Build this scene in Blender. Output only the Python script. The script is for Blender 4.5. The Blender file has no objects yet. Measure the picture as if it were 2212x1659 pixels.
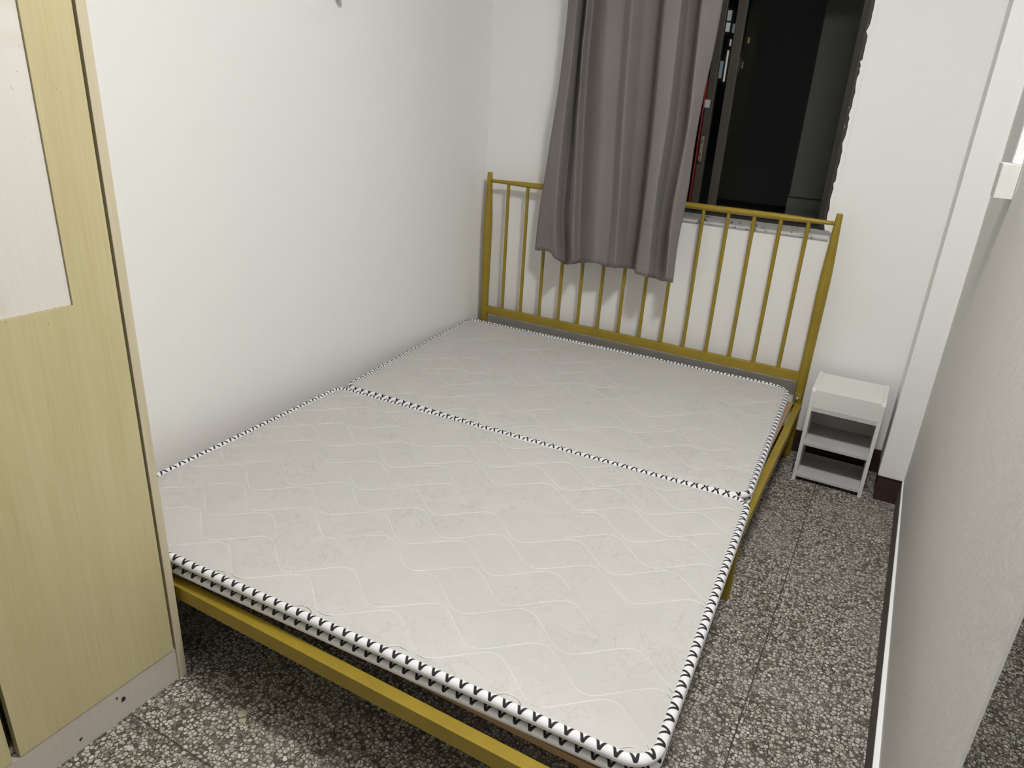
import bpy, bmesh, math, random
from mathutils import Vector, Matrix
random.seed(7)
S = bpy.context.scene
C = S.collection

# ------------------------------------------------------------------ camera
cam = bpy.data.objects.new('camera', bpy.data.cameras.new('camera')); C.objects.link(cam)
R = ((0.8723892492640414, 0.48554994813992103, 0.056375931299113086),
     (0.23030875863405645, -0.30656354848376677, -0.9235673589064748),
     (-0.4311552776726295, 0.8186941056355306, -0.3792691497244096))
M = Matrix(((R[0][0], -R[1][0], -R[2][0], 0.0),
            (R[0][1], -R[1][1], -R[2][1], 0.0),
            (R[0][2], -R[1][2], -R[2][2], 1.361),
            (0, 0, 0, 1)))
cam.matrix_world = M
cam.data.sensor_fit = 'HORIZONTAL'; cam.data.sensor_width = 36.0
cam.data.lens = 1542.608 / 2212 * 36.0
cam.data.clip_start = 0.02
S.camera = cam

# ------------------------------------------------------------------ world, light, exposure
w = bpy.data.worlds.new('night'); S.world = w; w.use_nodes = True
w.node_tree.nodes['Background'].inputs[0].default_value = (0.02, 0.025, 0.035, 1)
w.node_tree.nodes['Background'].inputs[1].default_value = 0.25
S.view_settings.view_transform = 'Standard'; S.view_settings.look = 'None'
S.view_settings.gamma = 1.0; S.view_settings.use_curve_mapping = False
S.view_settings.exposure = 0.0

def area(name, loc, size, power, col):
    l = bpy.data.lights.new(name, 'AREA'); l.shape = 'DISK'; l.size = size
    l.energy = power; l.color = col
    o = bpy.data.objects.new(name, l); C.objects.link(o); o.location = loc
    return o
LX, LY, LZ = -0.02, 1.10, 2.60
area('room_lamp_light', (LX, LY, LZ - 0.075), 0.30, 39.0, (1.0, 0.985, 0.965))
area('hall_lamp_light', (1.35, 0.6, 2.54), 0.42, 20.0, (1.0, 0.985, 0.965))

# ------------------------------------------------------------------ node helpers
class NT:
    def __init__(s, name):
        s.m = bpy.data.materials.new(name); s.m.use_nodes = True
        s.t = s.m.node_tree; s.t.nodes.clear()
        s.out = s.t.nodes.new('ShaderNodeOutputMaterial')
        s.b = s.t.nodes.new('ShaderNodeBsdfPrincipled')
        s.t.links.new(s.b.outputs[0], s.out.inputs[0])
    def put(s, sock, v):
        if isinstance(v, bpy.types.NodeSocket): s.t.links.new(v, sock)
        elif isinstance(v, (tuple, list)) and len(v) == 3 and sock.type == 'RGBA': sock.default_value = (*v, 1)
        else: sock.default_value = v
    def math(s, op, a, b=0.0, c=0.0, clamp=False):
        n = s.t.nodes.new('ShaderNodeMath'); n.operation = op; n.use_clamp = clamp
        s.put(n.inputs[0], a); s.put(n.inputs[1], b); s.put(n.inputs[2], c); return n.outputs[0]
    def coord(s, kind='Object'):
        return s.t.nodes.new('ShaderNodeTexCoord').outputs[kind]
    def scale(s, vec, sc, loc=(0, 0, 0)):
        n = s.t.nodes.new('ShaderNodeMapping'); s.put(n.inputs[0], vec)
        n.inputs['Scale'].default_value = sc; n.inputs['Location'].default_value = loc; return n.outputs[0]
    def noise(s, vec, scale, detail=3, rough=0.5, dist=0.0):
        n = s.t.nodes.new('ShaderNodeTexNoise'); s.put(n.inputs['Vector'], vec)
        n.inputs['Scale'].default_value = scale; n.inputs['Detail'].default_value = detail
        n.inputs['Roughness'].default_value = rough; n.inputs['Distortion'].default_value = dist
        return n.outputs['Fac']
    def voro(s, vec, scale, feature='F1', rnd=1.0):
        n = s.t.nodes.new('ShaderNodeTexVoronoi'); n.feature = feature; s.put(n.inputs['Vector'], vec)
        n.inputs['Scale'].default_value = scale; n.inputs['Randomness'].default_value = rnd; return n
    def rng(s, v, a, b, c=0.0, d=1.0):
        n = s.t.nodes.new('ShaderNodeMapRange'); s.put(n.inputs[0], v)
        for i, q in enumerate((a, b, c, d)): n.inputs[i + 1].default_value = q
        return n.outputs[0]
    def mix(s, f, a, b):
        n = s.t.nodes.new('ShaderNodeMix'); n.data_type = 'RGBA'
        s.put(n.inputs[0], f); s.put(n.inputs[6], a); s.put(n.inputs[7], b); return n.outputs[2]
    def sep(s, v):
        n = s.t.nodes.new('ShaderNodeSeparateXYZ'); s.put(n.inputs[0], v); return n.outputs
    def bump(s, h, strength=0.3, dist=0.002):
        n = s.t.nodes.new('ShaderNodeBump'); s.put(n.inputs['Height'], h)
        n.inputs['Strength'].default_value = strength; n.inputs['Distance'].default_value = dist
        s.t.links.new(n.outputs[0], s.b.inputs['Normal'])
    def col(s, c): s.put(s.b.inputs['Base Color'], c)
    def set(s, **k):
        for a, v in k.items(): s.put(s.b.inputs[a.replace('_', ' ')], v)

def plain(name, c, rough=0.5, metal=0.0, emit=None):
    n = NT(name); n.col(c); n.set(Roughness=rough, Metallic=metal)
    if emit:
        n.put(n.b.inputs['Emission Color'], c); n.b.inputs['Emission Strength'].default_value = emit
    return n.m

def paint(name, c, c2, marks=0.25, bump=0.25):
    n = NT(name); v = n.coord()
    a = n.noise(v, 2.2, 5, 0.6); b = n.noise(v, 14, 4, 0.6)
    f = n.rng(n.math('ADD', n.math('MULTIPLY', a, 0.7), n.math('MULTIPLY', b, 0.3)), 0.42, 0.68)
    base = n.mix(n.math('MULTIPLY', f, marks), c, c2)
    sp = n.voro(v, 7, 'F1').outputs['Distance']
    base = n.mix(n.rng(sp, 0.014, 0.022, 0.22, 0.0), base, (0.42, 0.40, 0.37))
    n.col(base); n.set(Roughness=0.75)
    n.bump(n.math('ADD', n.noise(v, 60, 4, 0.6), n.math('MULTIPLY', n.noise(v, 9, 3), 1.5)), bump, 0.003)
    return n.m

M_wall = paint('white_wall_paint', (0.87, 0.87, 0.857), (0.82, 0.82, 0.808), 0.2)
M_board = paint('grey_board_paint', (0.72, 0.71, 0.69), (0.65, 0.64, 0.62), 0.5, 0.35)
M_ceil = plain('ceiling_paint', (0.88, 0.88, 0.87), 0.8)
M_ledge = paint('fresh_white_paint', (0.86, 0.86, 0.86), (0.80, 0.80, 0.80), 0.2)

def terrazzo():
    n = NT('terrazzo_floor'); v = n.coord()
    wob = n.t.nodes.new('ShaderNodeVectorMath'); wob.operation = 'MULTIPLY_ADD'
    nz = n.t.nodes.new('ShaderNodeTexNoise'); n.put(nz.inputs['Vector'], v); nz.inputs['Scale'].default_value = 55; nz.inputs['Detail'].default_value = 2
    n.t.links.new(nz.outputs['Color'], wob.inputs[0]); wob.inputs[1].default_value = (0.004, 0.004, 0); n.t.links.new(v, wob.inputs[2])
    v2 = n.scale(wob.outputs[0], (1, 1, 0))
    ed = n.voro(v2, 104, 'DISTANCE_TO_EDGE', 0.85).outputs['Distance']
    ce = n.voro(v2, 104, 'F1', 0.85); cc = n.sep(ce.outputs['Color'])
    thr = n.math('MULTIPLY_ADD', cc[1], 0.07, 0.04)
    rim = n.math('SUBTRACT', n.math('MULTIPLY_ADD', cc[2], 0.16, 0.53), ce.outputs['Distance'])
    chip = n.math('MULTIPLY', n.rng(n.math('SUBTRACT', ed, thr), -0.015, 0.03), n.rng(rim, -0.02, 0.05))
    small = n.voro(v2, 210, 'DISTANCE_TO_EDGE').outputs['Distance']
    sc = n.sep(n.voro(v2, 210, 'F1').outputs['Color'])
    smallf = n.math('MULTIPLY', n.rng(small, 0.10, 0.16), n.math('GREATER_THAN', sc[0], 0.55))
    r = n.t.nodes.new('ShaderNodeValToRGB'); n.put(r.inputs[0], cc[0])
    e = r.color_ramp.elements
    e[0].position = 0.0; e[0].color = (0.13, 0.11, 0.085, 1)
    e[1].position = 1.0; e[1].color = (0.66, 0.645, 0.60, 1)
    for p, c in ((0.22, (0.33, 0.295, 0.24, 1)), (0.4, (0.42, 0.39, 0.34, 1)), (0.7, (0.52, 0.50, 0.455, 1)), (0.86, (0.46, 0.47, 0.41, 1))):
        q = r.color_ramp.elements.new(p); q.color = c
    grout = n.mix(n.noise(v, 40, 3), (0.050, 0.040, 0.030), (0.11, 0.095, 0.078))
    base = n.mix(n.math('MULTIPLY', smallf, 0.65), grout, (0.34, 0.31, 0.27))
    base = n.mix(chip, base, r.outputs[0])
    # dust and grime patches
    d = n.rng(n.noise(v, 3.0, 6, 0.65), 0.46, 0.72)
    base = n.mix(n.math('MULTIPLY', d, 0.42), base, (0.30, 0.285, 0.26))
    # cast joints between the slabs
    x, y, z = n.sep(v)
    def joint(c, off, per, wd):
        a = n.math('FRACT', n.math('DIVIDE', n.math('SUBTRACT', c, off - per / 2), per))
        a = n.math('ABSOLUTE', n.math('SUBTRACT', a, 0.5))
        return n.math('LESS_THAN', a, wd / per)
    wx = n.math('MULTIPLY_ADD', n.noise(v, 5, 2), 0.004, x)
    jx = joint(wx, -0.074, 1.0, 0.0018); jy = joint(n.math('MULTIPLY_ADD', n.noise(v, 5, 2), 0.004, y), 0.683, 1.0, 0.0020)
    j = n.math('MAXIMUM', n.math('MULTIPLY', jx, n.math('GREATER_THAN', x, -0.5)), n.math('MULTIPLY', jy, n.math('LESS_THAN', x, -0.08)))
    base = n.mix(n.math('MULTIPLY', j, 0.85), base, (0.045, 0.038, 0.03))
    n.col(base); n.set(Roughness=n.rng(chip, 0, 1, 0.75, 0.5))
    n.b.inputs['Specular IOR Level'].default_value = 0.3
    n.bump(chip, 0.25, 0.0008)
    return n.m
M_floor = terrazzo()

def goldpaint():
    n = NT('mustard_gold_metal'); v = n.coord()
    f = n.noise(v, 9, 5, 0.65)
    base = n.mix(n.rng(f, 0.35, 0.75), (0.34, 0.245, 0.024), (0.27, 0.19, 0.020))
    ch = n.math('GREATER_THAN', n.noise(v, 160, 2), 0.79)
    base = n.mix(n.math('MULTIPLY', ch, 0.5), base, (0.5, 0.47, 0.38))
    n.col(base); n.set(Roughness=0.42, Metallic=0.15); n.bump(n.noise(v, 220, 2), 0.1, 0.001)
    return n.m
M_gold = goldpaint()
M_steel = plain('zinc_steel', (0.55, 0.55, 0.54), 0.35, 0.9)
M_dark = plain('dark_gap', (0.02, 0.017, 0.013), 0.8)

def ticking():
    n = NT('cream_mattress_ticking'); v = n.coord()
    a = n.noise(v, 10, 6, 0.62, 0.8)
    line = n.math('ABSOLUTE', n.math('SUBTRACT', a, 0.5))
    l1 = n.rng(line, 0.0, 0.012, 1.0, 0.0)
    b = n.noise(n.scale(v, (1, 1, 1), (3.1, 7.7, 0)), 13, 5, 0.6, 0.6)
    l2 = n.rng(n.math('ABSOLUTE', n.math('SUBTRACT', b, 0.54)), 0.0, 0.01, 1.0, 0.0)
    area_m = n.rng(n.noise(v, 3.2, 2), 0.38, 0.56)
    pat = n.math('MULTIPLY', n.math('MAXIMUM', l1, l2), area_m)
    tone = n.rng(a, 0.45, 0.62)
    base = n.mix(n.math('MULTIPLY', tone, 0.35), (0.545, 0.535, 0.512), (0.500, 0.495, 0.475))
    base = n.mix(n.math('MULTIPLY', pat, 0.52), base, (0.36, 0.35, 0.33))
    st = n.rng(n.noise(v, 1.9, 3), 0.55, 0.8)
    base = n.mix(n.math('MULTIPLY', st, 0.35), base, (0.52, 0.495, 0.45))
    n.col(base); n.set(Roughness=0.85)
    n.bump(n.math('ADD', n.noise(v, 420, 2), n.math('MULTIPLY', n.noise(v, 30, 3), 2.0)), 0.22, 0.0015)
    return n.m
M_tick = ticking()
M_thread = plain('white_stitching', (0.70, 0.69, 0.665), 0.7)
M_padside = plain('grey_pad_side', (0.50, 0.48, 0.45), 0.9)

def tape(reverse=False):
    # woven edge tape: white with a row of black V marks; U counts marks, V runs round the cord
    n = NT('v_marked_edge_tape'); uv = n.coord('UV'); u, v, _ = n.sep(uv)
    pitch, circ = 0.0310, 0.069
    jag = n.math('MULTIPLY', n.math('SUBTRACT', n.math('FRACT', n.math('MULTIPLY', v, 34.0)), 0.5), 0.0013)
    xx = n.math('MULTIPLY', n.math('ABSOLUTE', n.math('SUBTRACT', n.math('FRACT', u), 0.5)), pitch)
    yy = n.math('MULTIPLY', n.math('SUBTRACT', 0.410, v), circ)          # 0 at the apex (outer side)
    arm = n.math('MULTIPLY_ADD', yy, 0.43, jag)
    wd = n.math('MULTIPLY_ADD', yy, -0.03, 0.0034)
    on = n.math('LESS_THAN', n.math('ABSOLUTE', n.math('SUBTRACT', xx, arm)), wd)
    on = n.math('MULTIPLY', on, n.math('GREATER_THAN', yy, -0.0012))
    on = n.math('MULTIPLY', on, n.math('LESS_THAN', yy, 0.0220))
    weave = n.math('SINE', n.math('MULTIPLY', v, 150.0))
    base = n.mix(n.rng(weave, -1, 1, 0.0, 1.0), (0.74, 0.745, 0.775), (0.82, 0.82, 0.84))
    n.col(n.mix(on, base, (0.012, 0.012, 0.014))); n.set(Roughness=0.8)
    n.bump(weave, 0.15, 0.0006)
    return n.m
M_tape = tape()

def plywood(name, a, b):
    n = NT(name); v = n.scale(n.coord(), (1, 12, 12))
    n.col(n.mix(n.noise(v, 4, 5, 0.6), a, b)); n.set(Roughness=0.6); return n.m
M_ply = plywood('orange_plywood', (0.38, 0.22, 0.10), (0.46, 0.32, 0.19))

def fabric():
    n = NT('taupe_curtain_fabric'); v = n.coord()
    f = n.noise(v, 5, 4, 0.6); s = n.noise(n.scale(v, (1, 1, 1)), 42, 3, 0.7)
    z = n.sep(v)[2]
    low = n.rng(z, 0.66, 0.86, 1.0, 0.0)
    mark = n.math('MULTIPLY', n.rng(s, 0.60, 0.72), low)
    base = n.mix(n.rng(f, 0.3, 0.7), (0.44, 0.392, 0.376), (0.40, 0.36, 0.348))
    base = n.mix(n.math('MULTIPLY', mark, 0.55), base, (0.42, 0.39, 0.375))
    n.col(base); n.set(Roughness=0.9); n.b.inputs['Sheen Weight'].default_value = 0.25
    n.bump(n.noise(v, 600, 2), 0.15, 0.0008)
    return n.m
M_curt = fabric()

def laminate(name, a, b, vert='Z', str_=1.0, stain=None):
    n = NT(name); v = n.coord()
    g = n.noise(n.scale(v, (90, 90, 2.5)), 1.6, 5, 0.7)
    g2 = n.noise(n.scale(v, (9, 9, 0.9)), 1.5, 4, 0.6)
    base = n.mix(n.rng(n.math('ADD', n.math('MULTIPLY', g, 0.6), n.math('MULTIPLY', g2, 0.4)), 0.35, 0.68), a, b)
    if stain:
        base = n.mix(n.math('MULTIPLY', n.rng(n.noise(v, 3.5, 5, 0.65, 0.8), 0.56, 0.75), 0.5), base, stain)
    sp = n.math('GREATER_THAN', n.noise(v, 95, 2, 0.6), 0.745)
    base = n.mix(n.math('MULTIPLY', sp, 0.5), base, (0.20, 0.14, 0.08))
    n.col(base); n.set(Roughness=0.5); n.bump(g, 0.08, 0.001)
    return n.m
M_door = laminate('olive_yellow_laminate', (0.53, 0.475, 0.275), (0.445, 0.385, 0.20))
M_side = laminate('pale_beech_laminate', (0.56, 0.50, 0.355), (0.47, 0.41, 0.28))
M_kick = laminate('pinkish_grey_laminate', (0.52, 0.465, 0.41), (0.47, 0.42, 0.37))
M_panel = laminate('stained_cream_panel', (0.66, 0.635, 0.59), (0.63, 0.60, 0.555), stain=(0.50, 0.43, 0.33))
M_shelf = paint('white_melamine', (0.74, 0.75, 0.72), (0.68, 0.69, 0.66), 0.4, 0.1)
M_shelfedge = paint('mottled_grey_board', (0.60, 0.60, 0.60), (0.46, 0.46, 0.46), 0.8, 0.1)  # greyer and more mottled than the outer panels; boards and back

def brown_skirt():
    n = NT('maroon_brown_skirting'); v = n.coord()
    f = n.noise(v, 18, 5, 0.7); top = n.noise(v, 60, 4, 0.7)
    base = n.mix(n.rng(f, 0.3, 0.8), (0.035, 0.014, 0.011), (0.055, 0.028, 0.022))
    base = n.mix(n.math('MULTIPLY', n.rng(top, 0.66, 0.72), 0.7), base, (0.42, 0.40, 0.37))
    n.col(base); n.set(Roughness=0.6); return n.m
M_skirt = brown_skirt()
def dusty_skirt():
    n = NT('dusty_brown_skirting'); v = n.coord()
    n.col(n.mix(n.rng(n.noise(v, 30, 5, 0.7), 0.3, 0.75), (0.075, 0.055, 0.045), (0.20, 0.175, 0.155)))
    n.set(Roughness=0.8); return n.m
M_skirt2 = dusty_skirt()

def peel(name, white, dark, thr):
    n = NT(name); v = n.coord()
    f = n.noise(v, 38, 6, 0.75, 0.6)
    n.col(n.mix(n.rng(f, thr, thr + 0.015), dark, white)); n.set(Roughness=0.6)
    n.bump(n.rng(f, thr, thr + 0.015), 0.5, 0.001); return n.m
M_peelwhite = peel('flaking_white_paint', (0.70, 0.70, 0.72), (0.10, 0.10, 0.11), 0.40)
M_peeldark = peel('dark_frame_with_paint_flakes', (0.55, 0.54, 0.53), (0.035, 0.024, 0.020), 0.63)
M_bronze = plain('dark_bronze_aluminium', (0.040, 0.033, 0.026), 0.45, 0.2)
M_black = plain('black_rail_and_gap', (0.012, 0.012, 0.012), 0.6)
M_bronze2 = plain('worn_bronze_aluminium', (0.050, 0.044, 0.034), 0.5, 0.2)
M_red = plain('red_gasket', (0.20, 0.008, 0.010), 0.5)
def glass():
    n = NT('dark_window_glass')
    t = n.t; tr = t.nodes.new('ShaderNodeBsdfTransparent'); tr.inputs[0].default_value = (0.82, 0.84, 0.83, 1)
    gl = t.nodes.new('ShaderNodeBsdfGlossy'); gl.inputs['Roughness'].default_value = 0.03
    gl.inputs[0].default_value = (0.8, 0.85, 0.8, 1)
    fr = t.nodes.new('ShaderNodeFresnel'); fr.inputs[0].default_value = 1.22
    mx = t.nodes.new('ShaderNodeMixShader')
    t.links.new(fr.outputs[0], mx.inputs[0]); t.links.new(tr.outputs[0], mx.inputs[1]); t.links.new(gl.outputs[0], mx.inputs[2])
    t.links.new(mx.outputs[0], n.out.inputs[0]); t.nodes.remove(n.b)
    return n.m
M_glass = glass()

# ------------------------------------------------------------------ mesh helpers
def link(name, bm, mats, parent=None, smooth=False, smooth_ang=None):
    me = bpy.data.meshes.new(name); bm.normal_update(); bm.to_mesh(me); bm.free()
    for m in (mats if isinstance(mats, (list, tuple)) else [mats]): me.materials.append(m)
    if smooth:
        for p in me.polygons: p.use_smooth = True
    o = bpy.data.objects.new(name, me); C.objects.link(o)
    if parent: o.parent = parent
    if smooth_ang:
        bmx = bmesh.new(); bmx.from_mesh(me)
        for e in bmx.edges:
            if len(e.link_faces) == 2 and e.calc_face_angle(0) > smooth_ang: e.smooth = False
        bmx.to_mesh(me); bmx.free()
    return o
def box(bm, lo, hi, bevel=0.0, mat=0):
    x0, y0, z0 = lo; x1, y1, z1 = hi
    vs = [bm.verts.new(p) for p in ((x0,y0,z0),(x1,y0,z0),(x1,y1,z0),(x0,y1,z0),(x0,y0,z1),(x1,y0,z1),(x1,y1,z1),(x0,y1,z1))]
    fs = [bm.faces.new([vs[i] for i in q]) for q in ((0,3,2,1),(4,5,6,7),(0,1,5,4),(1,2,6,5),(2,3,7,6),(3,0,4,7))]
    for f in fs: f.material_index = mat
    if bevel > 0:
        es = list({e for f in fs for e in f.edges})
        r = bmesh.ops.bevel(bm, geom=es, offset=bevel, segments=2, affect='EDGES', profile=0.6)
        for f in r['faces']: f.material_index = mat
    return vs
def boxo(name, lo, hi, mat, parent=None, bevel=0.0):
    bm = bmesh.new(); box(bm, lo, hi, bevel); return link(name, bm, mat, parent)
def prism(bm, poly, axis, a, b, mat=0):
    # poly: 2D outline; axis 'x' extrudes (y,z) outlines, 'y' extrudes (x,z), 'z' extrudes (x,y)
    def P(u, v, t):
        return {'x': (t, u, v), 'y': (u, t, v), 'z': (u, v, t)}[axis]
    A = [bm.verts.new(P(u, v, a)) for u, v in poly]; B = [bm.verts.new(P(u, v, b)) for u, v in poly]
    n = len(poly); fs = []
    for i in range(n): fs.append(bm.faces.new((A[i], A[(i+1) % n], B[(i+1) % n], B[i])))
    fs.append(bm.faces.new(A[::-1])); fs.append(bm.faces.new(B))
    for f in fs: f.material_index = mat
    bmesh.ops.recalc_face_normals(bm, faces=fs)
def lathe(bm, prof, origin, axis='z', seg=24, mat=0):
    # prof: list of (t along the axis, radius)
    rings = []
    for t, r in prof:
        ring = []
        for k in range(seg):
            a = 2 * math.pi * k / seg; c, s = r * math.cos(a), r * math.sin(a)
            p = {'z': (c, s, t), 'x': (t, c, s), 'y': (c, t, s)}[axis]
            ring.append(bm.verts.new((origin[0]+p[0], origin[1]+p[1], origin[2]+p[2])))
        rings.append(ring)
    fs = []
    for a, b in zip(rings, rings[1:]):
        for k in range(seg): fs.append(bm.faces.new((a[k], a[(k+1) % seg], b[(k+1) % seg], b[k])))
    fs.append(bm.faces.new(rings[0][::-1])); fs.append(bm.faces.new(rings[-1]))
    for f in fs: f.material_index = mat
    bmesh.ops.recalc_face_normals(bm, faces=fs)
def tube(bm, pts, r, seg=8, mat=0):
    pts = [Vector(p) for p in pts]; rings = []
    for i, p in enumerate(pts):
        d = (pts[min(i+1, len(pts)-1)] - pts[max(i-1, 0)]).normalized()
        u = d.cross(Vector((0, 0, 1)))
        if u.length < 0.1: u = d.cross(Vector((1, 0, 0)))
        u.normalize(); v = d.cross(u)
        rings.append([bm.verts.new(p + (u*math.cos(2*math.pi*k/seg) + v*math.sin(2*math.pi*k/seg)) * r) for k in range(seg)])
    for a, b in zip(rings, rings[1:]):
        for k in range(seg):
            f = bm.faces.new((a[k], a[(k+1) % seg], b[(k+1) % seg], b[k])); f.material_index = mat
    bm.faces.new(rings[0][::-1]).material_index = mat; bm.faces.new(rings[-1]).material_index = mat
def thing(name, label, cat, loc=(0, 0, 0), group=None):
    o = bpy.data.objects.new(name, None); C.objects.link(o); o.location = loc; o.empty_display_size = 0.05
    o['label'] = label; o['category'] = cat
    if group: o['group'] = group
    return o
def tag(o, label, cat):
    o['label'] = label; o['category'] = cat; return o
def struct(o):
    o['kind'] = 'structure'; return o
def kid(o, parent):          # meshes are built in world coordinates; keep them there under an Empty that stands elsewhere
    o.parent = parent; o.matrix_parent_inverse = Matrix.Translation(-parent.location) if parent.type == 'EMPTY' else Matrix(); return o

# ------------------------------------------------------------------ the room
XL, YB, ZC = -1.797, 3.02, 2.70          # left wall, back wall, ceiling
XR, YF = 2.2, -1.4
def room():
    bm = bmesh.new(); box(bm, (XL-0.12, YF-0.12, -0.12), (XR+0.12, YB+0.15, 0.0)); struct(link('floor', bm, M_floor))
    bm = bmesh.new(); box(bm, (XL-0.12, YF-0.12, ZC), (XR+0.12, YB+0.15, ZC+0.12)); struct(link('ceiling', bm, M_ceil))
    struct(boxo('wall_left', (XL-0.12, YF-0.12, 0), (XL, YB+0.15, ZC), M_wall))
    struct(boxo('wall_front', (XL, YF-0.12, 0), (XR, YF, ZC), M_wall))
    struct(boxo('wall_hall', (XR, YF-0.12, 0), (XR+0.12, YB+0.15, ZC), M_wall))
    # back wall with the window opening
    wx0, wx1, wz0, wz1 = -1.40, -0.268, 0.893, 2.15
    bm = bmesh.new()
    box(bm, (XL, YB, 0), (XR, YB+0.15, wz0)); box(bm, (XL, YB, wz1), (XR, YB+0.15, ZC))
    box(bm, (XL, YB, wz0), (wx0, YB+0.15, wz1)); box(bm, (wx1, YB, wz0), (XR, YB+0.15, wz1))
    struct(link('wall_back', bm, M_wall))
    # square column in the corner: white plaster down to the skirting
    bm = bmesh.new(); box(bm, (0.120, 2.76, 0.102), (0.36, YB, ZC), 0.006)
    struct(link('wall_column', bm, M_wall))
    bm = bmesh.new(); box(bm, (0.126, 2.768, 0.0), (0.36, YB, 0.102)); struct(link('baseboard_column', bm, M_skirt))
    bm = bmesh.new(); box(bm, (XL, YB-0.010, 0.0), (0.126, YB, 0.098), 0.002); struct(link('baseboard_back', bm, M_skirt))
    # thin partition on a low brown kerb with a white ledge
    bm = bmesh.new(); prism(bm, [(0.2035, 2.765), (0.1945, 0.835), (0.235, 0.835), (0.235, 2.765)], 'z', 0.0, 0.099)
    struct(link('baseboard_right', bm, M_skirt2))
    bm = bmesh.new(); prism(bm, [(0.2045, 2.765), (0.1945, 0.835), (0.235, 0.835), (0.235, 2.765)], 'z', 0.099, 0.105)
    struct(link('trim_1', bm, M_ledge))
    bm = bmesh.new(); prism(bm, [(0.209, 2.762), (0.2085, 0.842), (0.2135, 0.846), (0.2145, 2.762)], 'z', 0.105, ZC)
    struct(link('wall_right', bm, M_board))
room()

# window -----------------------------------------------------------
def window():
    f = bmesh.new()
    x0, x1, z0, z1 = -1.398, -0.270, 0.93, 2.148
    def ragged_strip(xa, xb, za, zb, y0, y1, mat=0): box(f, (xa, y0, za), (xb, y1, zb), 0, mat)
    box(f, (x1-0.017, YB-0.002, z0), (x1, YB+0.09, z1), 0.002)
    box(f, (x0, YB-0.002, z0), (x0+0.028, YB+0.09, z1), 0.002)
    box(f, (x0, YB-0.002, z1-0.03), (x1, YB+0.09, z1), 0.002)
    box(f, (x0, YB+0.004, z0-0.004), (x1, YB+0.09, z0+0.003), 0.001)
    fr = struct(link('window_1', f, M_peeldark))
    bm = bmesh.new(); box(bm, (x1-0.030, YB+0.002, z0), (x1-0.017, YB+0.09, z1-0.03)); link('gap_strip', bm, M_black, fr)  # shade of the gap inside the frame, put in as a black strip
    bm = bmesh.new()
    box(bm, (x0+0.028, YB+0.006, z0+0.003), (x1-0.028, YB+0.09, z0+0.010)); link('track', bm, M_black, fr)
    def sash(xa, xb, y, stile_a, stile_b, m):
        bm = bmesh.new(); za, zb = z0+0.010, z1-0.03
        box(bm, (xa, y, za), (xa+stile_a, y+0.022, zb), 0.002); box(bm, (xb-stile_b, y, za), (xb, y+0.022, zb), 0.002)
        box(bm, (xa, y, zb-0.03), (xb, y+0.022, zb), 0.002)
        s = link('sash', bm, m, fr)
        bm = bmesh.new(); box(bm, (xa, y, za), (xb, y+0.022, za+0.02), 0.002); link('bottom_rail', bm, M_black, s)
        bm = bmesh.new(); box(bm, (xa+0.004, y+0.009, za+0.004), (xb-0.004, y+0.013, zb-0.004)); link('pane', bm, M_glass, s)
        return s
    sL = sash(x0+0.028, -0.779, YB+0.014, 0.03, 0.030, M_bronze2)
    sash(-0.748, x1-0.028, YB+0.044, 0.036, 0.012, M_bronze2)
    g = bmesh.new(); box(g, (-0.8165, YB+0.010, z0+0.03), (-0.811, YB+0.016, 1.45)); link('gasket', g, M_red, sL)
    l = bmesh.new(); box(l, (-0.806, YB+0.004, 1.135), (-0.790, YB+0.014, 1.235), 0.004)
    lathe(l, [(-0.006, 0.006), (0.0, 0.006)], (-0.798, YB+0.003, 1.222), 'y', 12); lathe(l, [(-0.006, 0.006), (0, 0.006)], (-0.798, YB+0.003, 1.148), 'y', 12)
    box(l, (-0.802, YB-0.004, 1.168), (-0.794, YB+0.006, 1.205), 0.003)
    link('latch', l, plain('dull_brass', (0.22, 0.20, 0.16), 0.4, 0.7), sL)
    s = bmesh.new(); box(s, (-0.812, YB+0.0125, 1.343), (-0.790, YB+0.014, 1.372)); link('sticker', s, plain('pale_grey_sticker', (0.35, 0.36, 0.38), 0.5), sL)
    # sill moulding with flaking paint
    bm = bmesh.new(); pr = []
    for i in range(9):
        a = math.pi/2 * i/8; pr.append((YB - 0.012*math.sin(a), 0.893 + 0.013*(1-math.cos(a))))
    pr += [(YB-0.012, 0.923), (YB-0.009, 0.931), (YB+0.02, 0.932), (YB+0.02, 0.893)]
    prism(bm, pr, 'x', x0-0.012, x1+0.018)
    s = link('trim_2', bm, M_peelwhite); struct(s)
    # ragged plaster edge down the right side of the frame
    random.seed(3); pts = []; z = 0.933
    while z < 2.15:
        pts.append((x1 - 0.001 - random.choice((0.0, 0.001, 0.002, 0.005)) * random.random() - (0.005 if random.random() < 0.12 else 0), z)); z += random.uniform(0.006, 0.03)
    bm = bmesh.new(); prism(bm, [(x1+0.012, 0.933)] + pts + [(x1+0.012, 2.15)], 'y', YB-0.0045, YB-0.001)
    struct(link('trim_3', bm, M_wall))
window()

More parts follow.
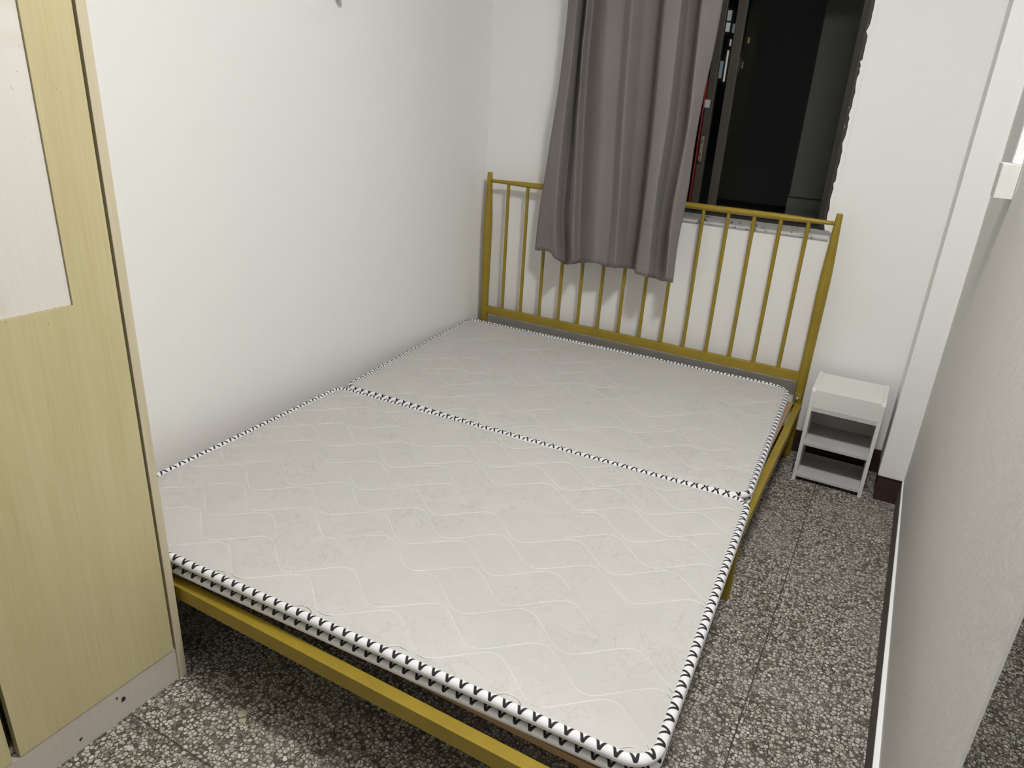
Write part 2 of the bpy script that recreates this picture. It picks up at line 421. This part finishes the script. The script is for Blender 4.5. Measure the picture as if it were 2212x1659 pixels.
# outside, seen dimly through the glass
def outside():
    t = thing('neighbouring_building', 'dark building seen through the window glass at night with small lit windows', 'building', (-2.5, 8.0, -3))
    bm = bmesh.new(); box(bm, (-8, 8.0, -3), (4, 8.3, 7)); kid(link('wall', bm, plain('night_facade', (0.12, 0.12, 0.11), 0.9)), t)
    for (a, b, c, d, col) in ((-2.08, -2.00, 2.13, 2.22, (0.55, 0.62, 0.60)), (-2.08, -2.00, 2.03, 2.11, (0.75, 0.85, 0.82)), (-1.97, -1.93, 2.02, 2.10, (0.35, 0.38, 0.37)),
                         (-1.985, -1.970, 1.57, 1.86, (1.0, 0.93, 0.80)), (-2.04, -2.01, 1.60, 1.76, (0.30, 0.38, 0.42)), (-1.975, -1.962, 1.90, 1.96, (0.9, 0.8, 0.65)),
                         (-1.86, -1.845, 1.66, 1.80, (0.55, 0.45, 0.32)), (-1.82, -1.81, 1.70, 1.76, (0.4, 0.33, 0.28)), (-1.80, -1.785, 1.93, 1.98, (0.55, 0.42, 0.25))):
        bm = bmesh.new(); box(bm, (a, 7.985, c), (b, 8.0, d))
        kid(link('lit_window', bm, plain('lit_window_glow', col, 0.5, 0, 0.28)), t)
    t2 = thing('outdoor_wall', 'unlit grey plaster wall just outside the right half of the window', 'wall', (-0.2, 4.2, -3))
    bm = bmesh.new(); box(bm, (-0.592, 4.2, 0.92), (1.5, 4.5, 5)); box(bm, (-0.60, 4.22, -3), (1.5, 4.5, 0.92))
    kid(link('wall', bm, plain('night_plaster', (0.36, 0.35, 0.33), 0.9)), t2)
outside()

# ------------------------------------------------------------------ lamps (above the frame)
def lamp(x, y, label):
    t = thing('ceiling_lamp', label, 'lamp', (x, y, ZC))
    bm = bmesh.new(); lathe(bm, [(0, 0.16), (-0.03, 0.16), (-0.035, 0.155)], (0, 0, 0), 'z', 40); link('base', bm, plain('lamp_base', (0.8, 0.8, 0.8), 0.4), t)
    bm = bmesh.new(); lathe(bm, [(-0.035, 0.15), (-0.06, 0.145), (-0.075, 0.12), (-0.082, 0.06)], (0, 0, 0), 'z', 40)
    o = link('diffuser', bm, plain('lamp_diffuser', (1.0, 0.97, 0.93), 0.5, 0, 3.0), t, True)
    return t
lamp(LX, LY, 'round white ceiling lamp above the foot of the bed')
lamp(1.35, 0.6, 'round white ceiling lamp in the hall beyond the partition')
bpy.data.objects['room_lamp_light'].location.z = ZC - 0.09
bpy.data.objects['hall_lamp_light'].location.z = ZC - 0.09

# ------------------------------------------------------------------ bed frame
BX0, BX1, HY, BFY = -1.738, -0.226, 2.957, 0.854
def bed():
    t = thing('double_bed', 'mustard gold metal bed frame with spindle headboard against the back wall', 'bed', (-0.98, 1.9, 0))
    def K(o): return kid(o, t)
    for x in (BX0, BX1):
        bm = bmesh.new()
        lathe(bm, [(0.0, 0.0175), (0.012, 0.0190), (0.014, 0.0180), (0.30, 0.0182), (0.45, 0.0190), (0.62, 0.0205), (0.78, 0.0208), (0.88, 0.0168), (0.96, 0.0130), (1.003, 0.0118), (1.008, 0.0100)], (x, HY, 0), 'z', 28)
        K(link('headboard_post', bm, M_gold, None, True, 0.7))
    # top rail: slim at the ends, swelling within 20 cm of each post
    prof = []
    L = BX1 - BX0
    for i in range(41):
        s = i / 40; d = min(s, 1-s) * L
        k = min(1, d / 0.24); k = k*k*(3-2*k); prof.append((s * L, 0.0078 + 0.0050 * k))
    bm = bmesh.new(); lathe(bm, prof, (BX0, HY, 0.9705), 'x', 20); K(link('headboard_top_rail', bm, M_gold, None, True))
    bm = bmesh.new(); box(bm, (BX0+0.010, HY-0.011, 0.334), (BX1-0.010, HY+0.011, 0.372), 0.003); K(link('headboard_lower_rail', bm, M_gold))
    first = None
    for i in range(1, 15):
        x = BX0 + 0.1008 * i
        if first is None:
            bm = bmesh.new(); lathe(bm, [(0.368, 0.0077), (0.965, 0.0077)], (0, 0, 0), 'z', 14)
            o = first = K(link('spindle', bm, M_gold, None, True, 0.7))
        else:
            o = first.copy(); C.objects.link(o)
        o.location = (x, HY, 0)
    for sx, x in ((-1, BX0), (1, BX1)):
        # two-piece side rail, joined over a middle leg
        xo = x + (-0.006 if sx < 0 else 0.008)
        bm = bmesh.new(); box(bm, (xo-0.013, 1.862, 0.208), (xo+0.013, HY-0.016, 0.247), 0.002)
        K(link('side_rail', bm, M_gold))
        xi = xo - sx*0.013
        bm = bmesh.new(); box(bm, (xi-0.010, BFY, 0.200), (xi+0.010, 1.875, 0.238), 0.002)
        K(link('side_rail', bm, M_gold))
        bm = bmesh.new(); box(bm, (xo-0.013, 2.30, 0.196), (xo+0.010, 2.88, 0.208)); K(link('rail_flange', bm, M_steel))
        bm = bmesh.new(); box(bm, (xo-0.004-0.015, 1.845, 0.0), (xo-0.004+0.015, 1.873, 0.232), 0.002)
        K(link('middle_leg', bm, M_gold))
        for yy in (1.885, 1.945):
            bm = bmesh.new()
            lathe(bm, [(0.208, 0.004), (0.247, 0.004), (0.248, 0.009), (0.253, 0.009), (0.254, 0.0045), (0.262, 0.004)], (xo-0.004*sx, yy, 0), 'z', 10)
            K(link('joint_bolt', bm, M_steel))
        bm = bmesh.new()
        box(bm, (x-0.013, HY-0.030, 0.235), (x+0.013, HY-0.012, 0.290), 0.004); K(link('corner_bracket', bm, M_gold))
        bm = bmesh.new()
        lathe(bm, [(0.004, 0.0085), (-0.004, 0.0085), (-0.010, 0.006), (-0.012, 0.003)], (x, HY-0.031, 0.270), 'y', 16); K(link('bracket_bolt', bm, M_steel, None, True, 0.8))
        bm = bmesh.new(); box(bm, (x-0.017, BFY-0.014, 0.0), (x+0.017, BFY+0.014, 0.212), 0.003); K(link('foot_leg', bm, M_gold))
    bm = bmesh.new(); box(bm, (BX0-0.01, BFY-0.014, 0.210), (BX1+0.012, BFY+0.014, 0.248), 0.002); K(link('foot_rail', bm, M_gold))
    fs = None
    for i in range(9):
        if fs is None:
            bm = bmesh.new(); box(bm, (BX0+0.006, -0.015, 0.223), (BX1-0.02, 0.015, 0.238), 0.001); fs = o = K(link('slat', bm, M_gold))
        else:
            o = fs.copy(); C.objects.link(o)
        o.location = (0, 1.02 + 0.222 * i, 0)
bed()
o = boxo('bed_board', (-1.722, 0.903, 0.239), (-0.237, 2.91, 0.255), M_ply, None, 0.001)
tag(o, 'orange plywood board lying on the bed frame under the mattress', 'board')

# ------------------------------------------------------------------ folding mattress
ZT = 0.310
def rounded(quad, rads, step=0.02):
    # quad corners in order (counter-clockwise) -> rounded closed outline
    pts = []; n = 4
    for i in range(n):
        P = Vector(quad[i]); A = (Vector(quad[i-1]) - P); B = (Vector(quad[(i+1) % n]) - P)
        a, b = A.normalized(), B.normalized(); r = rads[i]
        ang = math.acos(max(-1, min(1, a.dot(b)))); t = r / math.tan(ang/2)
        c = P + (a+b).normalized() * (r / math.sin(ang/2))
        s, e = P + a*t, P + b*t
        a0 = math.atan2(s.y-c.y, s.x-c.x); a1 = math.atan2(e.y-c.y, e.x-c.x)
        while a1 < a0: a1 += 2*math.pi
        k = max(4, int((a1-a0) * r / 0.007))
        arc = [Vector((c.x + r*math.cos(a0+(a1-a0)*j/k), c.y + r*math.sin(a0+(a1-a0)*j/k))) for j in range(k+1)]
        if pts:
            p, q = pts[-1], arc[0]; m = int((q-p).length/step)
            pts += [p.lerp(q, j/m) for j in range(1, m)]
        pts += arc
    p, q = pts[-1], pts[0]; m = int((q-p).length/step); pts += [p.lerp(q, j/m) for j in range(1, m)]
    return pts
def offset(pts, d):
    n = len(pts); out = []
    for i in range(n):
        t = (pts[(i+1) % n] - pts[i-1]).normalized(); out.append(pts[i] + Vector((-t.y, t.x)) * d)   # ccw: left normal points inwards
    return out
def inside(poly, x, y):
    c = False; n = len(poly); j = n-1
    for i in range(n):
        a, b = poly[i], poly[j]
        if (a.y > y) != (b.y > y) and x < (b.x-a.x)*(y-a.y)/(b.y-a.y)+a.x: c = not c
        j = i
    return c

PER = 0.247
def wave(x, xn, slope):
    u = ((x - xn) / PER + 0.5) % 1.0 - 0.5      # 0 at the low point
    a = abs(u) * PER
    k = min(1, max(0, (a - 0.010) / (PER/2 - 0.020))); k = k*k*(3-2*k) * 0.35 + k * 0.65
    return 0.079 * k + slope * (x - xn)
def make_lines(y0, y1, x0, x1, off, slope):
    L = []
    for n in range(-14, 20):
        xn = -0.417 - 0.0042 * n + (0.074 if n % 2 else 0.0) + off[0]; yn = 1.225 + 0.0752 * n + off[1]
        L.append((xn, yn, slope))
    return L
def quilt(x, y, lines):
    best = 9.
    for xn, yn, sl in lines:
        yy = yn + wave(x, xn, sl); d = abs(y - yy)
        if d < 0.12:
            s = (wave(x+0.003, xn, sl) - wave(x-0.003, xn, sl)) / 0.006
            best = min(best, d / math.sqrt(1 + s*s))
    return best
def hnoise(x, y):
    return 0.0010 * math.sin(9*x + 3*math.sin(5*y)) + 0.0008 * math.sin(13*y + 2*math.sin(7*x)) + 0.0006 * math.sin(31*x - 23*y)

def pad(parent, name_seed, quad, rads, lines, zfun, dep):
    random.seed(name_seed)
    out = rounded(quad, rads)                       # line of the tape centres
    inner = offset(out, 0.006)
    bm = bmesh.new()
    Q = [Vector(q) for q in quad]
    NX, NY = 210, 146
    def P(s, t): return (Q[0]*(1-s) + Q[1]*s)*(1-t) + (Q[3]*(1-s) + Q[2]*s)*t
    segs = [(inner[i], inner[(i+1) % len(inner)]) for i in range(len(inner))]
    corners = [(Vector(quad[i]), rads[i]) for i in range(4)]
    def clampin(p):
        for c, r in corners:
            if (p-c).length < r*1.6 + 0.01:
                if not inside(inner, p.x, p.y):
                    return min((closest(p, a, b) for a, b in segs if (a-c).length < 3*r+0.05), key=lambda q: (q-p).length)
        return p
    def closest(p, a, b):
        d = b-a; t = max(0, min(1, (p-a).dot(d)/d.length_squared)); return a + d*t
    def surf(x, y, e):
        q = quilt(x, y, lines)
        z = ZT + zfun(x, y) + hnoise(x, y) + 0.0012 - dep * math.exp(-(q/0.007)**2)
        z -= 0.005 * math.exp(-(e/0.012)**2)
        return z
    e_s = 0.006 / (Q[1]-Q[0]).length; e_t = 0.006 / (Q[3]-Q[0]).length
    grid = []
    for j in range(NY+1):
        row = []
        for i in range(NX+1):
            s = e_s + (1-2*e_s)*i/NX; t = e_t + (1-2*e_t)*j/NY
            p = clampin(P(s, t))
            e = min(s*(Q[1]-Q[0]).length, (1-s)*(Q[1]-Q[0]).length, t*(Q[3]-Q[0]).length, (1-t)*(Q[3]-Q[0]).length)
            row.append(bm.verts.new((p.x, p.y, surf(p.x, p.y, e-0.006))))
        grid.append(row)
    for j in range(NY):
        for i in range(NX):
            f = bm.faces.new((grid[j][i], grid[j][i+1], grid[j+1][i+1], grid[j+1][i])); f.smooth = True
    # side wall and underside
    b0 = [bm.verts.new((p.x, p.y, ZT - 0.006 + zfun(p.x, p.y))) for p in inner]; b1 = [bm.verts.new((p.x, p.y, ZT - 0.046)) for p in inner]
    n = len(inner)
    for i in range(n):
        f = bm.faces.new((b0[i], b1[i], b1[(i+1) % n], b0[(i+1) % n])); f.material_index = 1; f.smooth = True
    bm.faces.new(b1[::-1]).material_index = 1
    # quilting threads: slim flattened ribbons lying in the stitched valleys
    for (xn, yn, sl) in lines:
        run = []; x = -1.80
        runs = []
        while x < -0.15:
            y = yn + wave(x, xn, sl)
            fade = math.sin(7.3*x + 11*yn) + math.sin(3.1*x - 17*yn + 1)
            if inside(inner, x, y) and fade > (-1.15 if dep > 0.0015 else -0.3): run.append((x, y))
            else:
                if len(run) > 3: runs.append(run)
                run = []
            x += 0.006
        if len(run) > 3: runs.append(run)
        for run in runs:
            prev = None
            for i, (x, y) in enumerate(run):
                a = Vector(run[max(i-1, 0)]); b = Vector(run[min(i+1, len(run)-1)]); d = (b-a).normalized(); nn = Vector((-d.y, d.x))
                wdt = (0.0011 if dep > 0.0015 else 0.0008) * (0.5 + min(1, i/6, (len(run)-1-i)/6) * 0.5) * (0.75 + 0.25*math.sin(40*x+yn*90))
                c = Vector((x, y)); z = ZT + zfun(x, y) + hnoise(x, y) + 0.0012 - dep + 0.0007*min(1, dep/0.0015)
                vs = [bm.verts.new((c.x + nn.x*wdt*k, c.y + nn.y*wdt*k, z + (0.0005 if k == 0 else -0.0009))) for k in (-1, 0, 1)]
                if prev:
                    for k in range(2):
                        f = bm.faces.new((prev[k], prev[k+1], vs[k+1], vs[k])[::-1]); f.material_index = 2; f.smooth = True
                prev = vs
    o = kid(link('mattress_pad', bm, [M_tick, M_padside, M_thread]), parent)
    # corded edge tape, upper and lower
    for which, zc in (('top', ZT - 0.008), ('bottom', ZT - 0.0375)):
        bm = bmesh.new(); uvl = bm.loops.layers.uv.new('UVMap'); seg = 16; n = len(out)
        arc = [0.0]
        for i in range(n): arc.append(arc[-1] + (out[(i+1) % n] - out[i]).length)
        tot = round(arc[-1] / 0.031); rings = []
        ph = 0.0 if which == 'top' else 0.25
        for i in range(n):
            t = (out[(i+1) % n] - out[i-1]).normalized(); nin = Vector((-t.y, t.x))
            c = out[i]; z = zc + (zfun(c.x, c.y) if which == 'top' else 0)
            rr = 0.0108 if which == 'top' else 0.0098
            ring = []
            for k in range(seg+1):
                a = math.pi - 2*math.pi*k/seg        # from the inner side over the top to the outer side
                ring.append(Vector((c.x - nin.x*rr*math.cos(a)*1.0, c.y - nin.y*rr*math.cos(a), z + rr*math.sin(a))))
            rings.append([bm.verts.new(p) for p in ring[:-1]])
        for i in range(n):
            a, b = rings[i], rings[(i+1) % n]
            for k in range(seg):
                f = bm.faces.new((a[k], b[k], b[(k+1) % seg], a[(k+1) % seg])); f.smooth = True
                us = (arc[i]/arc[-1]*tot + ph, arc[i+1]/arc[-1]*tot + ph, arc[i+1]/arc[-1]*tot + ph, arc[i]/arc[-1]*tot + ph)
                vs = (k/seg, k/seg, (k+1)/seg, (k+1)/seg)
                for l, u, v in zip(f.loops, us, vs): l[uvl].uv = (u, v)
        bmesh.ops.recalc_face_normals(bm, faces=bm.faces[:])
        p = link('edge_tape', bm, M_tape); p.parent = o
    return o
def mattress():
    t = thing('folding_mattress', 'thin cream quilted folding mattress with black and white V-patterned edging on the bed', 'mattress', (-0.98, 1.9, 0.262))
    far = [(-1.690, 1.882), (-0.224, 1.930), (-0.266, 2.922), (-1.780, 2.888)]
    near = [(-1.668, 0.8455), (-0.166, 0.912), (-0.214, 1.912), (-1.700, 1.857)]
    def zf(x, y): return 0.0
    def zfar(x, y):
        e = 1.882 + 0.0327*(x+1.690); k = max(0, min(1, (x+1.45)/0.35)) * max(0, min(1, (-0.25-x)/0.2))
        return -0.009 * k * math.exp(-((y-e)/0.04)**2)
    pad(t, 1, far, (0.05, 0.05, 0.075, 0.045), make_lines(0, 0, 0, 0, (0.06, 0.028), 0.035), zfar, 0.0010)
    pad(t, 2, near, (0.05, 0.055, 0.05, 0.04), make_lines(0, 0, 0, 0, (0.0, 0.0), 0.05), zf, 0.0019)
    return t
mattress()

# ------------------------------------------------------------------ curtain
COLS = [[[[1.71, -1.391], [1.507, -1.399], [1.365, -1.408], [1.043, -1.435], [0.86, -1.455], [0.691, -1.465]], 2.925], [[[1.707, -1.365], [1.506, -1.375], [1.336, -1.404], [1.091, -1.409], [0.825, -1.395], [0.699, -1.38]], 2.905], [[[1.705, -1.338], [1.506, -1.341], [1.295, -1.354], [1.059, -1.356], [0.833, -1.352], [0.676, -1.331]], 2.885], [[[1.71, -1.32], [1.55, -1.328], [1.429, -1.327], [1.256, -1.335], [1.058, -1.338], [0.844, -1.34], [0.651, -1.306]], 2.93], [[[1.705, -1.291], [1.548, -1.298], [1.429, -1.296], [1.259, -1.292], [1.066, -1.279], [0.858, -1.265], [0.665, -1.248]], 2.89], [[[1.71, -1.283], [1.55, -1.290], [1.43, -1.288], [1.259, -1.284], [1.064, -1.272], [0.853, -1.259], [0.668, -1.243]], 2.925], [[[1.707, -1.209], [1.477, -1.203], [1.266, -1.189], [0.937, -1.173], [0.684, -1.156]], 2.905], [[[1.708, -1.146], [1.48, -1.138], [1.27, -1.132], [0.943, -1.114], [0.674, -1.105]], 2.915], [[[1.705, -1.105], [1.505, -1.096], [1.294, -1.09], [1.051, -1.076], [0.679, -1.056]], 2.885], [[[1.708, -1.062], [1.508, -1.054], [1.297, -1.046], [1.053, -1.041], [0.681, -1.024]], 2.915], [[[1.71, -1.005], [1.463, -0.993], [1.197, -0.985], [0.986, -0.985], [0.677, -0.988]], 2.935], [[[1.704, -0.977], [1.462, -0.965], [1.201, -0.957], [0.994, -0.956], [0.67, -0.961]], 2.885], [[[1.704, -0.916], [1.4, -0.905], [1.205, -0.905], [0.999, -0.914], [0.665, -0.904]], 2.88], [[[1.71, -0.901], [1.474, -0.889], [1.273, -0.883], [1.078, -0.889], [0.923, -0.898], [0.654, -0.893]], 2.935], [[[1.687, -0.863], [1.468, -0.854], [1.276, -0.844], [1.141, -0.854], [0.928, -0.867], [0.649, -0.858]], 2.93], [[[1.682, -0.838], [1.467, -0.828], [1.278, -0.819], [1.146, -0.824], [0.937, -0.837], [0.66, -0.824]], 2.885], [[[1.706, -0.767], [1.53, -0.774], [1.42, -0.784], [1.248, -0.791], [1.011, -0.789], [0.83, -0.802], [0.656, -0.8]], 2.905]]
def curtain():
    global COLS
    new = []
    for pts, y in COLS:
        y2 = 2.935 - (2.937 - y) * 2.7; k = y2 / y
        new.append([[[1.361 + (z-1.361)*k, x*k] for z, x in pts], y2])
    COLS = new
    ztop = 2.28
    def xat(col, z):
        pts = col[0]
        if z >= pts[0][0]: return pts[0][1] + (z - pts[0][0]) * 0.0
        for (za, xa), (zb, xb) in zip(pts, pts[1:]):
            if z >= zb: return xb + (xa-xb) * (z-zb)/(za-zb)
        return pts[-1][1]
    hemz = [c[0][-1][0] for c in COLS]
    def catm(v, s, sharp=False):
        i = int(min(s, len(v)-1.000001)); f = s - i
        p0, p1, p2, p3 = v[max(i-1, 0)], v[i], v[i+1], v[min(i+2, len(v)-1)]
        lin = p1 + (p2-p1)*(f*f*(3-2*f))
        cr = 0.5*((2*p1)+(-p0+p2)*f+(2*p0-5*p1+4*p2-p3)*f*f+(-p0+3*p1-3*p2+p3)*f**3)
        return p1 + (p2-p1)*f if sharp else 0.5*lin + 0.5*cr
    NS, NZ = 8, 70
    bm = bmesh.new(); rows = []
    nC = len(COLS)
    for j in range(NZ+1):
        row = []
        v = j / NZ
        for i in range((nC-1)*NS+1):
            s = i / NS
            hz = catm(hemz, s); z = hz + (ztop - hz) * v
            # smooth x over z a little
            xs = [sum(xat(c, z + dz) for dz in (-0.05, 0, 0.05)) / 3 if z > hz + 0.06 else xat(c, z) for c in COLS]
            k = int(min(s, nC-1.000001)); x = xs[k] + (xs[k+1]-xs[k])*(s-k)
            yv = [c[1] for c in COLS]; y = 0.6*catm(yv, s, True) + 0.4*catm(yv, s)
            y = 2.87 + (y - 2.87) * (1.0 - 0.15*v)
            y += 0.006 * math.sin(5.0*z + 9*x) 
            y = min(y, 2.938)
            row.append(bm.verts.new((x, y, z)))
        rows.append(row)
    for a, b in zip(rows, rows[1:]):
        for i in range(len(a)-1):
            f = bm.faces.new((a[i], a[i+1], b[i+1], b[i])); f.smooth = True
    bmesh.ops.solidify(bm, geom=bm.faces[:], thickness=0.0012)
    o = link('curtain', bm, M_curt); tag(o, 'taupe grey fabric curtain hanging over the left side of the window and headboard', 'curtain')
    t = thing('curtain_rod', 'white curtain rod above the window carrying the taupe curtain', 'curtain rod', (-0.83, 2.91, 2.29))
    bm = bmesh.new(); lathe(bm, [(-1.62, 0.010), (-0.05, 0.010)], (0, 2.91, 2.292), 'x', 16); kid(link('rod', bm, plain('white_rod', (0.8, 0.8, 0.8), 0.35), None, True, 0.7), t)
    for x in (-1.58, -0.10):
        bm = bmesh.new(); box(bm, (x-0.01, 2.90, 2.284), (x+0.01, YB, 2.30), 0.002); box(bm, (x-0.015, YB-0.004, 2.25), (x+0.015, YB, 2.33), 0.001)
        kid(link('bracket', bm, bpy.data.materials['white_rod']), t)
curtain()

# ------------------------------------------------------------------ bedside shelf
def bedside():
    t = thing('bedside_shelf', 'small white two-tier bedside shelf unit between bed and column', 'shelf unit', (-0.042, 2.86, 0))
    X0, X1, Y0, Y1, H = -0.168, 0.085, 2.745, 2.965, 0.387
    def K(o): return kid(o, t)
    for xa in (X0, X1-0.013):
        bm = bmesh.new(); prism(bm, [(Y0, 0.0), (Y1, 0.0), (Y1, H+0.004), (Y0+0.012, H+0.004), (Y0, H-0.008)], 'x', xa, xa+0.013)
        K(link('side_panel', bm, M_shelf))
    a, b = X0+0.013, X1-0.013
    for nm, lo, hi, m in (('top_panel', (a, Y0+0.0135, H-0.012), (b, Y1, H), M_shelf), ('front_panel', (a, Y0+0.001, 0.3145), (b, Y0+0.012, H), M_shelf),
                          ('upper_board', (a, Y0, 0.300), (b, Y1, 0.3135), M_shelfedge), ('shelf', (a, Y0, 0.156), (b, Y1, 0.168), M_shelfedge), ('shelf', (a, Y0, 0.018), (b, Y1, 0.030), M_shelfedge),
                          ('back_panel', (a, Y1-0.006, 0.168), (b, Y1, 0.300), M_shelfedge)):
        K(boxo(nm, lo, hi, m, None, 0.0008))
bedside()

# ------------------------------------------------------------------ wardrobe
def wardrobe():
    t = thing('wardrobe', 'tall olive-yellow laminate wardrobe with a white inset door panel, standing by the left wall', 'wardrobe', (-1.53, 0.45, 0))
    XF = -1.285; H = 1.98
    def K(o): return kid(o, t)
    K(boxo('side_panel', (-1.785, 0.809, 0.0), (XF+0.002, 0.8275, H), M_side, None, 0.001))
    K(boxo('side_panel', (-1.785, 0.075, 0.0), (XF+0.002, 0.0935, H), M_side, None, 0.001))
    K(boxo('kick_board', (XF-0.022, 0.0935, 0.0), (XF-0.003, 0.809, 0.088), M_kick, None, 0.0008))
    K(boxo('bottom_panel', (-1.785, 0.0935, 0.088), (XF-0.024, 0.809, 0.104), M_side))
    K(boxo('top_panel', (-1.785, 0.0935, H-0.018), (XF-0.024, 0.809, H), M_side))
    K(boxo('back_panel', (-1.790, 0.0935, 0.0), (-1.785, 0.809, H), M_side))
    K(boxo('partition', (-1.785, 0.442, 0.104), (XF-0.028, 0.456, H-0.018), M_dark))
    for y0, y1 in ((0.458, 0.8035), (0.098, 0.443)):
        bm = bmesh.new(); z0, z1 = 0.0915, H-0.004; py0, py1, pz0, pz1 = y0+0.085, y1-0.086, 0.957, 1.86
        xa, xb = XF-0.018, XF
        # door: slab with a sunk field
        V = {}
        ys = (y0, py0, py1, y1); zs = (z0, pz0, pz1, z1)
        for i, y in enumerate(ys):
            for k, z in enumerate(zs): V[i, k] = bm.verts.new((xb, y, z))
        for i in range(3):
            for k in range(3):
                if (i, k) != (1, 1): bm.faces.new((V[i, k], V[i+1, k], V[i+1, k+1], V[i, k+1]))
        W = {(i, k): bm.verts.new((xb-0.0075, ys[i], zs[k])) for i in (1, 2) for k in (1, 2)}
        ring = [(1, 1), (2, 1), (2, 2), (1, 2)]
        for q in range(4): bm.faces.new((V[ring[q]], V[ring[(q+1) % 4]], W[ring[(q+1) % 4]], W[ring[q]])[::-1])
        bm.faces.new([W[r] for r in ring])
        # edges and back
        Bk = [bm.verts.new((xa, y, z)) for y, z in ((y0, z0), (y1, z0), (y1, z1), (y0, z1))]
        co = [[V[i, 0] for i in range(4)], [V[3, k] for k in range(4)], [V[i, 3] for i in (3, 2, 1, 0)], [V[0, k] for k in (3, 2, 1, 0)]]
        for q in range(4):
            bm.faces.new([Bk[q]] + [Bk[(q+1) % 4]] + co[q][::-1])
        bm.faces.new(Bk[::-1])
        bmesh.ops.recalc_face_normals(bm, faces=bm.faces[:])
        d = K(link('door', bm, M_door))
        bm = bmesh.new(); box(bm, (xb-0.0074, py0+0.0005, pz0+0.0005), (xb-0.0045, py1-0.0005, pz1-0.0005)); p = link('inset_panel', bm, M_panel); p.parent = d
        p['label'] = 'stained off-white inset panel'
    # chips on the kick board
    for (y, z, s) in ((0.672, 0.051, 0.008), (0.658, 0.066, 0.004), (0.57, 0.028, 0.005)):
        bm = bmesh.new(); random.seed(int(y*1000)); vs = []
        for k in range(9):
            a = -2*math.pi*k/9; r = s*random.uniform(0.55, 1.1); vs.append((y + r*math.cos(a), z + r*0.9*math.sin(a)))
        prism(bm, vs, 'x', XF-0.0032, XF-0.0024)
        K(link('chipped_spot', bm, M_dark))
wardrobe()

# ------------------------------------------------------------------ small wall things
def hook():
    t = thing('wall_hook', 'small dark bronze hook fixed high on the left wall', 'hook', (XL, 2.03, 1.62))
    br = plain('aged_bronze', (0.10, 0.075, 0.05), 0.4, 0.6)
    bm = bmesh.new(); lathe(bm, [(0, 0.014), (0.004, 0.014), (0.006, 0.010)], (XL, 2.005, 1.618), 'x', 20); kid(link('plate', bm, br, None, True, 0.7), t)
    bm = bmesh.new(); tube(bm, [(XL+0.004, 2.005, 1.618), (XL+0.02, 2.008, 1.614), (XL+0.034, 2.014, 1.618), (XL+0.036, 2.016, 1.628)], 0.004, 10)
    kid(link('prong', bm, br, None, True), t)
    bm = bmesh.new(); bmesh.ops.create_uvsphere(bm, u_segments=16, v_segments=12, radius=0.013, matrix=Matrix.Translation((XL+0.034, 2.012, 1.616)))
    kid(link('knob', bm, br, None, True), t)
hook()
def junction():
    t = thing('junction_box', 'white painted electrical box on the right partition below its trunking', 'electrical box', (0.19, 2.18, 1.22))
    bm = bmesh.new(); xr = 0.2086
    prism(bm, [(xr, 2.150), (xr, 2.225), (0.1665, 2.225), (0.1690, 2.150)], 'z', 1.184, 1.266)
    bmesh.ops.bevel(bm, geom=bm.edges[:], offset=0.0012, segments=1, affect='EDGES')
    kid(link('box', bm, paint('old_white_plastic', (0.74, 0.745, 0.71), (0.62, 0.62, 0.58), 0.7)), t)
    bm = bmesh.new(); box(bm, (0.1695, 2.1475, 1.185), (xr-0.0005, 2.151, 1.265), 0.0008)
    kid(link('lid', bm, bpy.data.materials['old_white_plastic']), t)
    o = boxo('cable_trunking', (0.188, 2.165, 1.2665), (0.2086, 2.20, ZC), M_ledge, None, 0.001)
    tag(o, 'slim white cable trunking rising from the electrical box', 'trunking')
junction()

def scrap(name, label, cx, cy, pts, mat):
    bm = bmesh.new(); prism(bm, [(cx+a, cy+b) for a, b in pts], 'z', 0.0006, 0.0014); o = link(name, bm, mat); tag(o, label, 'litter')
m = plain('cream_paper', (0.42, 0.38, 0.27), 0.8)
ring = [(0.011*math.cos(a)*(1+0.12*math.sin(3*a)), 0.011*math.sin(a)) for a in [2*math.pi*k/14 for k in range(14)]]
scrap('dried_petal', 'round cream scrap lying on the floor before the bed foot, beside the wardrobe', -1.076, 0.812, ring, m)
scrap('dried_petal', 'smaller cream scrap touching the round scrap on the floor', -1.060, 0.800, [(a*0.6+0.0, b*0.6) for a, b in ring], m)
scrap('paper_scrap', 'tiny torn white paper flake on the floor near the wardrobe kick board', -1.206, 0.622, [(-0.010, -0.004), (0.004, -0.006), (0.011, 0.001), (0.006, 0.006), (-0.003, 0.003), (-0.009, 0.005)], plain('white_paper', (0.5, 0.5, 0.49), 0.8))
scrap('paper_scrap', 'tiny white paint flake on the floor by the headboard leg', -0.245, 2.62, [(-0.008, -0.004), (0.006, -0.005), (0.009, 0.003), (-0.004, 0.006)], bpy.data.materials['white_paper'])

bpy.context.view_layer.update()
